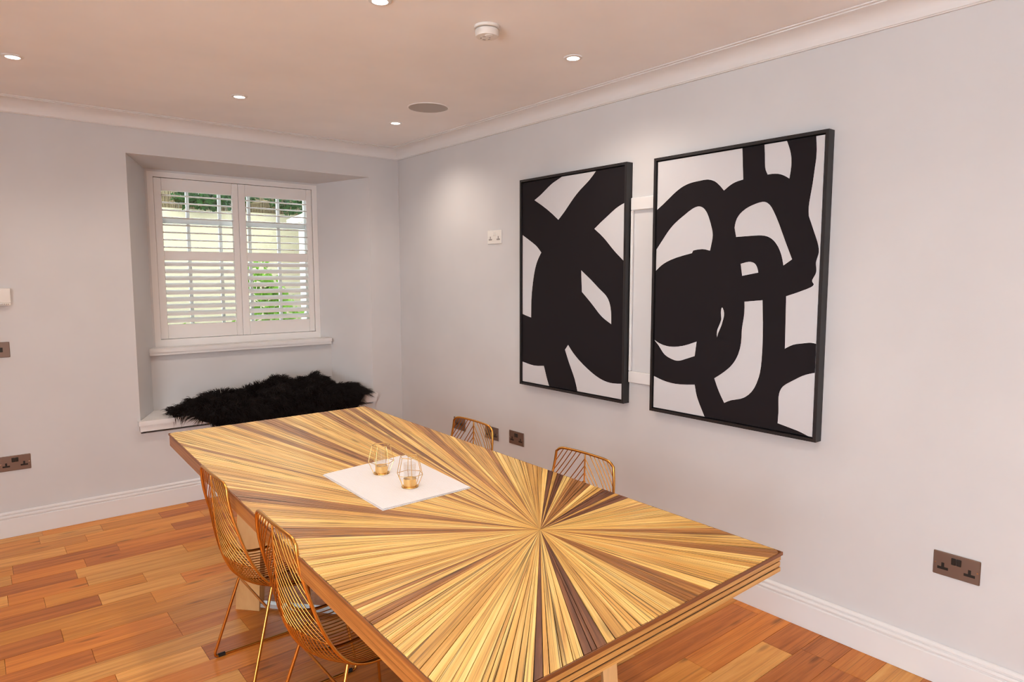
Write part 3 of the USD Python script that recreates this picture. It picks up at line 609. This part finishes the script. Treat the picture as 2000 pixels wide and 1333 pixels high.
P0 = root; P1 = root + dirn * L[:, None] * .34; P2 = P1 + (dirn + flow * .35 + clump * .5) * L[:, None] * .34; P3 = P2 + (dirn * .7 + flow * .6 + clump * .6 + [0, 0, -.25]) * L[:, None] * .34
for P in (P1, P2, P3):
    low = (P[:, 2] < .003) & (P[:, 1] > -.13); P[low, 2] = .003 + RNG.uniform(0, .006, low.sum())
pts = np.stack([P0, P1, P2, P3], 1).reshape(-1, 3)
cv = UsdGeom.BasisCurves.Define(stage, path_of('hair', fur))
cv.CreateTypeAttr('linear'); cv.CreatePointsAttr(Vt.Vec3fArray.FromNumpy(pts.astype(np.float32))); cv.CreateCurveVertexCountsAttr(Vt.IntArray.FromNumpy(np.full(NH, 4, np.int32)))
cv.CreateWidthsAttr(Vt.FloatArray.FromNumpy(np.tile([.0026, .0024, .0018, .0006], NH).astype(np.float32))); cv.SetWidthsInterpolation('vertex')
UsdShade.MaterialBindingAPI.Apply(cv.GetPrim()).Bind(M_fur); tag(cv.GetPrim(), kind='stuff')

# ---------------------------------------------------------------- pictures on the right-hand wall
def smooth_outline(pts):
    n = len(pts); c = [i for i in range(n) if pts[i][2]]; out = []
    P = np.array([(p[0], p[1]) for p in pts])
    if not c: 
        return CubicSpline(np.arange(n + 1), np.vstack([P, P[:1]]), bc_type='periodic')(np.linspace(0, n, n * 5, endpoint=False))
    for a, b in zip(c, c[1:] + [c[0] + n]):
        seg = np.array([P[k % n] for k in range(a, b + 1)])
        if len(seg) == 2: out.append(seg[:-1]); continue
        s = np.concatenate([[0], np.cumsum(np.linalg.norm(np.diff(seg, axis=0), axis=1))])
        out.append(CubicSpline(s, seg, bc_type='natural')(np.linspace(0, s[-1], 6 * len(seg)))[:-1])
    return np.vstack(out)
def picture(label, y0, y1, z0, z1, art):
    """y0 > y1; hangs on the wall x = 0, seen from -x"""
    yc = (y0 + y1) / 2; t = thing('wall_picture', label, 'picture', (0, yc, z0), 0, group='pair of black-framed abstract pictures')
    Wd, H = y0 - y1, z1 - z0; h = Wd / 2; fw, dep = .0135, .047
    def side(a, b, c, d):
        P = [(x, *p) for x in (-.001, -dep) for p in (a, b, c, d)]
        return hull(P)
    o = [(-h, 0), (h, 0), (h, H), (-h, H)]; i = [(-h + fw, fw), (h - fw, fw), (h - fw, H - fw), (-h + fw, H - fw)]
    for k in range(4):
        l = (k + 1) % 4; obj('frame_side', side(o[k], o[l], i[l], i[k]), M_black, t)
    g = .0055; a, b, c, d = -h + fw + g, h - fw - g, fw + g, H - fw - g
    obj('canvas', bx(-.039, -.018, a, b, c, d), M_canvas, t)
    obj('back_board', bx(-.0175, -.004, -h + fw + .0003, h - fw - .0003, fw + .0003, H - fw - .0003), M_black, t)
    ink = sbox(a, c, b, d)
    for s in art:
        s = [list(p) for p in s]
        for p in s:                          # white areas that run out at the edge of the canvas go on past it
            if p[2]:
                yy, zz = p[0] - yc, p[1] - z0
                if yy < a + .03: p[0] = yc + a - .01
                if yy > b - .03: p[0] = yc + b + .01
                if zz < c + .03: p[1] = z0 + c - .01
                if zz > d - .03: p[1] = z0 + d + .01
        P = smooth_outline(s); g_ = Polygon(np.stack([P[:, 0] - yc, P[:, 1] - z0], 1)).buffer(0)
        ink = ink.difference(g_)
    polys = sorted(getattr(ink, 'geoms', [ink]), key=lambda p: -p.area)
    for p in polys:
        if p.area < 3e-5: continue
        m = extrude(p.simplify(.0004), 0, .0006); v = np.array(m.vertices); m = trimesh.Trimesh(np.stack([-.0391 - v[:, 2], v[:, 0], v[:, 1]], 1), m.faces, process=False); trimesh.repair.fix_normals(m)
        obj('black_shape', m, M_ink, t)
    return t
picture('black-framed abstract picture nearer the window, broad crossing black bands on white', -1.555, -2.410, .827, 2.083, ART_A)
picture('black-framed abstract picture farther from the window, looping black bands on white', -2.585, -3.446, .819, 2.075, ART_B)
# white moulded panel behind the pictures
pn = thing('trim_3', 'white moulded panel frame on the wall between the two abstract pictures', 'wall panel', (0, -2.4975, .94), kind='structure')
for z0, z1 in ((0, .060), (.898, .962)): obj('panel_rail', rbx(-.016, -.0006, -.084, .084, z0, z1, .003), M_trim, pn)
obj('panel_stile', rbx(-.016, -.0006, .070, .084, .0605, .8975, .003), M_trim, pn)

# ---------------------------------------------------------------- sockets, switches, thermostat
def to_wall(right):                     # local: x along the wall, -y into the room
    return -90 if right else 0
def tee(x, z, s=1.0):
    return shapely.union_all([sbox(x - .004 * s, z, x + .004 * s, z + .014 * s), sbox(x - .015 * s, z - .008 * s, x + .015 * s, z + .0005)])
def plate_obj(name, label, cat, loc, right, w, h, mt, th=.006, group=None):
    t = thing(name, label, cat, loc, to_wall(right), group=group)
    obj('plate', rbx(-w / 2, w / 2, -th, -.0006, -h / 2, h / 2, .0022), mt, t)
    return t
def decal(poly, th, y):
    m = extrude(poly, 0, th); v = np.array(m.vertices); m = trimesh.Trimesh(np.stack([v[:, 0], y - v[:, 2], v[:, 1]], 1), m.faces, process=False); trimesh.repair.fix_normals(m); return m
def double_socket(label, loc, right, mt=M_bronze, ins=M_blackpl, w=.148, h=.088, group='bronze double sockets'):
    t = plate_obj('double_socket', label, 'socket', loc, right, w, h, mt, group=group)
    for s in (-1, 1): obj('socket_insert', decal(tee(s * .042, -.012, 1.15), .0006, -.0061), ins, t)
    for s in (-1, 1): obj('rocker_switch', rbx(s * .0082 - .0075, s * .0082 + .0075, -.010, -.0062, .006, .031, .002), ins if ins is M_blackpl else M_plastic, t)
    for s in (-1, 1):
        c = trimesh.creation.cylinder(radius=.0028, height=.0012, sections=12); c.apply_transform(trimesh.transformations.rotation_matrix(math.pi / 2, [1, 0, 0])); c.apply_translation([s * .066, -.0067, 0]); obj('screw', c, M_chrome if ins is M_blackpl else M_plastic, t)
    return t
double_socket('bronze double socket low on the right-hand wall beyond the large picture', (0, -3.956, .454), True)
double_socket('bronze double socket in full view just beside the farthest chair back', (0, -1.471, .455), True)
double_socket('bronze double socket partly hidden behind the edge of the farthest chair back', (0, -1.208, .441), True)
t = plate_obj('aerial_plate', 'bronze aerial outlet plate seen through the wires of the farthest chair back', 'wall plate', (0, -.825, .438), True, .146, .088, M_bronze)
for s in (-.03, .03): 
    c = trimesh.creation.cylinder(radius=.009, height=.006, sections=20); c.apply_transform(trimesh.transformations.rotation_matrix(math.pi / 2, [1, 0, 0])); c.apply_translation([s, -.0092, 0]); obj('outlet', c, M_blackpl, t, smooth=40)
double_socket('white double socket high on the right-hand wall beside the picture nearer the window', (0, -1.247, 1.756), True, M_plastic, M_plastic_dk, group=None)
double_socket('bronze double socket low on the back wall at the left of the window seat', (-2.548, 0, .430), False)
t = plate_obj('switch_plate', 'square bronze wall plate with a black toggle below the thermostat', 'switch', (-2.578, 0, 1.088), False, .088, .088, M_bronze)
obj('toggle', rbx(-.012, .012, -.0095, -.0062, -.013, .013, .002), M_blackpl, t)
t = plate_obj('thermostat', 'white room thermostat on the back wall above the bronze switch', 'thermostat', (-2.557, 0, 1.395), False, .088, .082, M_plastic, .024)
obj('lower_lip', rbx(-.043, .043, -.0255, -.0008, -.0555, -.0415, .002), M_plastic, t)
for k in range(9): obj('vent_slot', bx(-.036 + .008 * k, -.0315 + .008 * k, -.0262, -.0256, -.052, -.046), M_plastic_dk, t)

# ---------------------------------------------------------------- ceiling: downlights, smoke alarm, speaker
def downlight(x, y, label):
    t = thing('downlight', label, 'downlight', (x, y, CZ), 0, group='recessed ceiling downlights')
    obj('bezel', lathe([(.029, -.0065), (.034, -.007), (.041, -.0045), (.0425, -.0005), (.029, -.0005), (.029, -.0065)], 40), M_trim, t, smooth=40)
    obj('lamp_lens', lathe([(0, -.0055), (.022, -.0050), (.0285, -.0035), (.0285, -.0008), (0, -.0008)], 32), M_lens, t, smooth=40)
    l = UsdLux.SphereLight.Define(stage, str(t.GetPath()) + '/lamp'); l.CreateRadiusAttr(.022); l.CreateIntensityAttr(SPOT); l.CreateColorAttr(Gf.Vec3f(*SPOT_COL)); l.AddTranslateOp().Set(Gf.Vec3d(0, 0, -.035))
    s = UsdLux.ShapingAPI.Apply(l.GetPrim()); s.CreateShapingConeAngleAttr(74); s.CreateShapingConeSoftnessAttr(1.0)
SP = [(-2.478, -.905, 'lit downlight nearest the wall with the thermostat, at the edge of the photo'), (-1.474, -.857, 'lit downlight in the middle of the row along the window wall'), (-.490, -.835, 'lit downlight nearest the room corner, beside the round speaker'),
      (-.505, -2.482, 'lit downlight above the pictures on the far side of the smoke alarm'), (-1.487, -2.495, 'lit downlight over the table, cut off by the top of the photo'), (-2.48, -2.50, 'lit downlight over the open floor, out of view'),
      (-1.49, -4.15, 'lit downlight above the near end of the table, out of view'), (-2.48, -4.16, 'lit downlight directly above the viewer')]
for x, y, lb in SP: downlight(x, y, lb)
sm = thing('smoke_alarm', 'round white smoke alarm on the ceiling above the table', 'smoke alarm', (-1.035, -2.535, CZ))
obj('base_plate', lathe([(0, -.0005), (.052, -.0005), (.052, -.010), (.049, -.012), (0, -.012)], 48), M_plastic, sm, smooth=40)
obj('housing', lathe([(0, -.0155), (.0465, -.0155), (.0475, -.020), (.0465, -.036), (.0435, -.041), (.020, -.0425), (0, -.0425)], 48), M_plastic, sm, smooth=40)
obj('neck', cyl(.043, -.0160, -.0115, 40), M_plastic_dk, sm)
obj('test_button', lathe([(0, -.0465), (.012, -.046), (.015, -.044), (.0155, -.0420), (0, -.0420)], 30, (-.008, -.022, 0)), M_plastic, sm, smooth=40)
for k in range(5): obj('vent_slot', bx(-.002, .002, -.006, .006, -.0435, -.0424).apply_transform(trimesh.transformations.rotation_matrix(k * 1.256, [0, 0, 1])).apply_translation([.018 * math.cos(k * 1.256), .018 * math.sin(k * 1.256) + .01, 0]), M_plastic_dk, sm)
spk = thing('ceiling_speaker', 'flush round grey ceiling speaker near the room corner', 'speaker', (-.531, -1.295, CZ))
obj('grille', lathe([(0, -.0035), (.112, -.0035), (.115, -.0025), (.115, -.0006), (0, -.0006)], 64), M_speaker, spk, smooth=40)
obj('rim', lathe([(.1152, -.0006), (.1152, -.0045), (.121, -.0042), (.123, -.0006), (.1152, -.0006)], 64), M_ceil, spk, smooth=40)
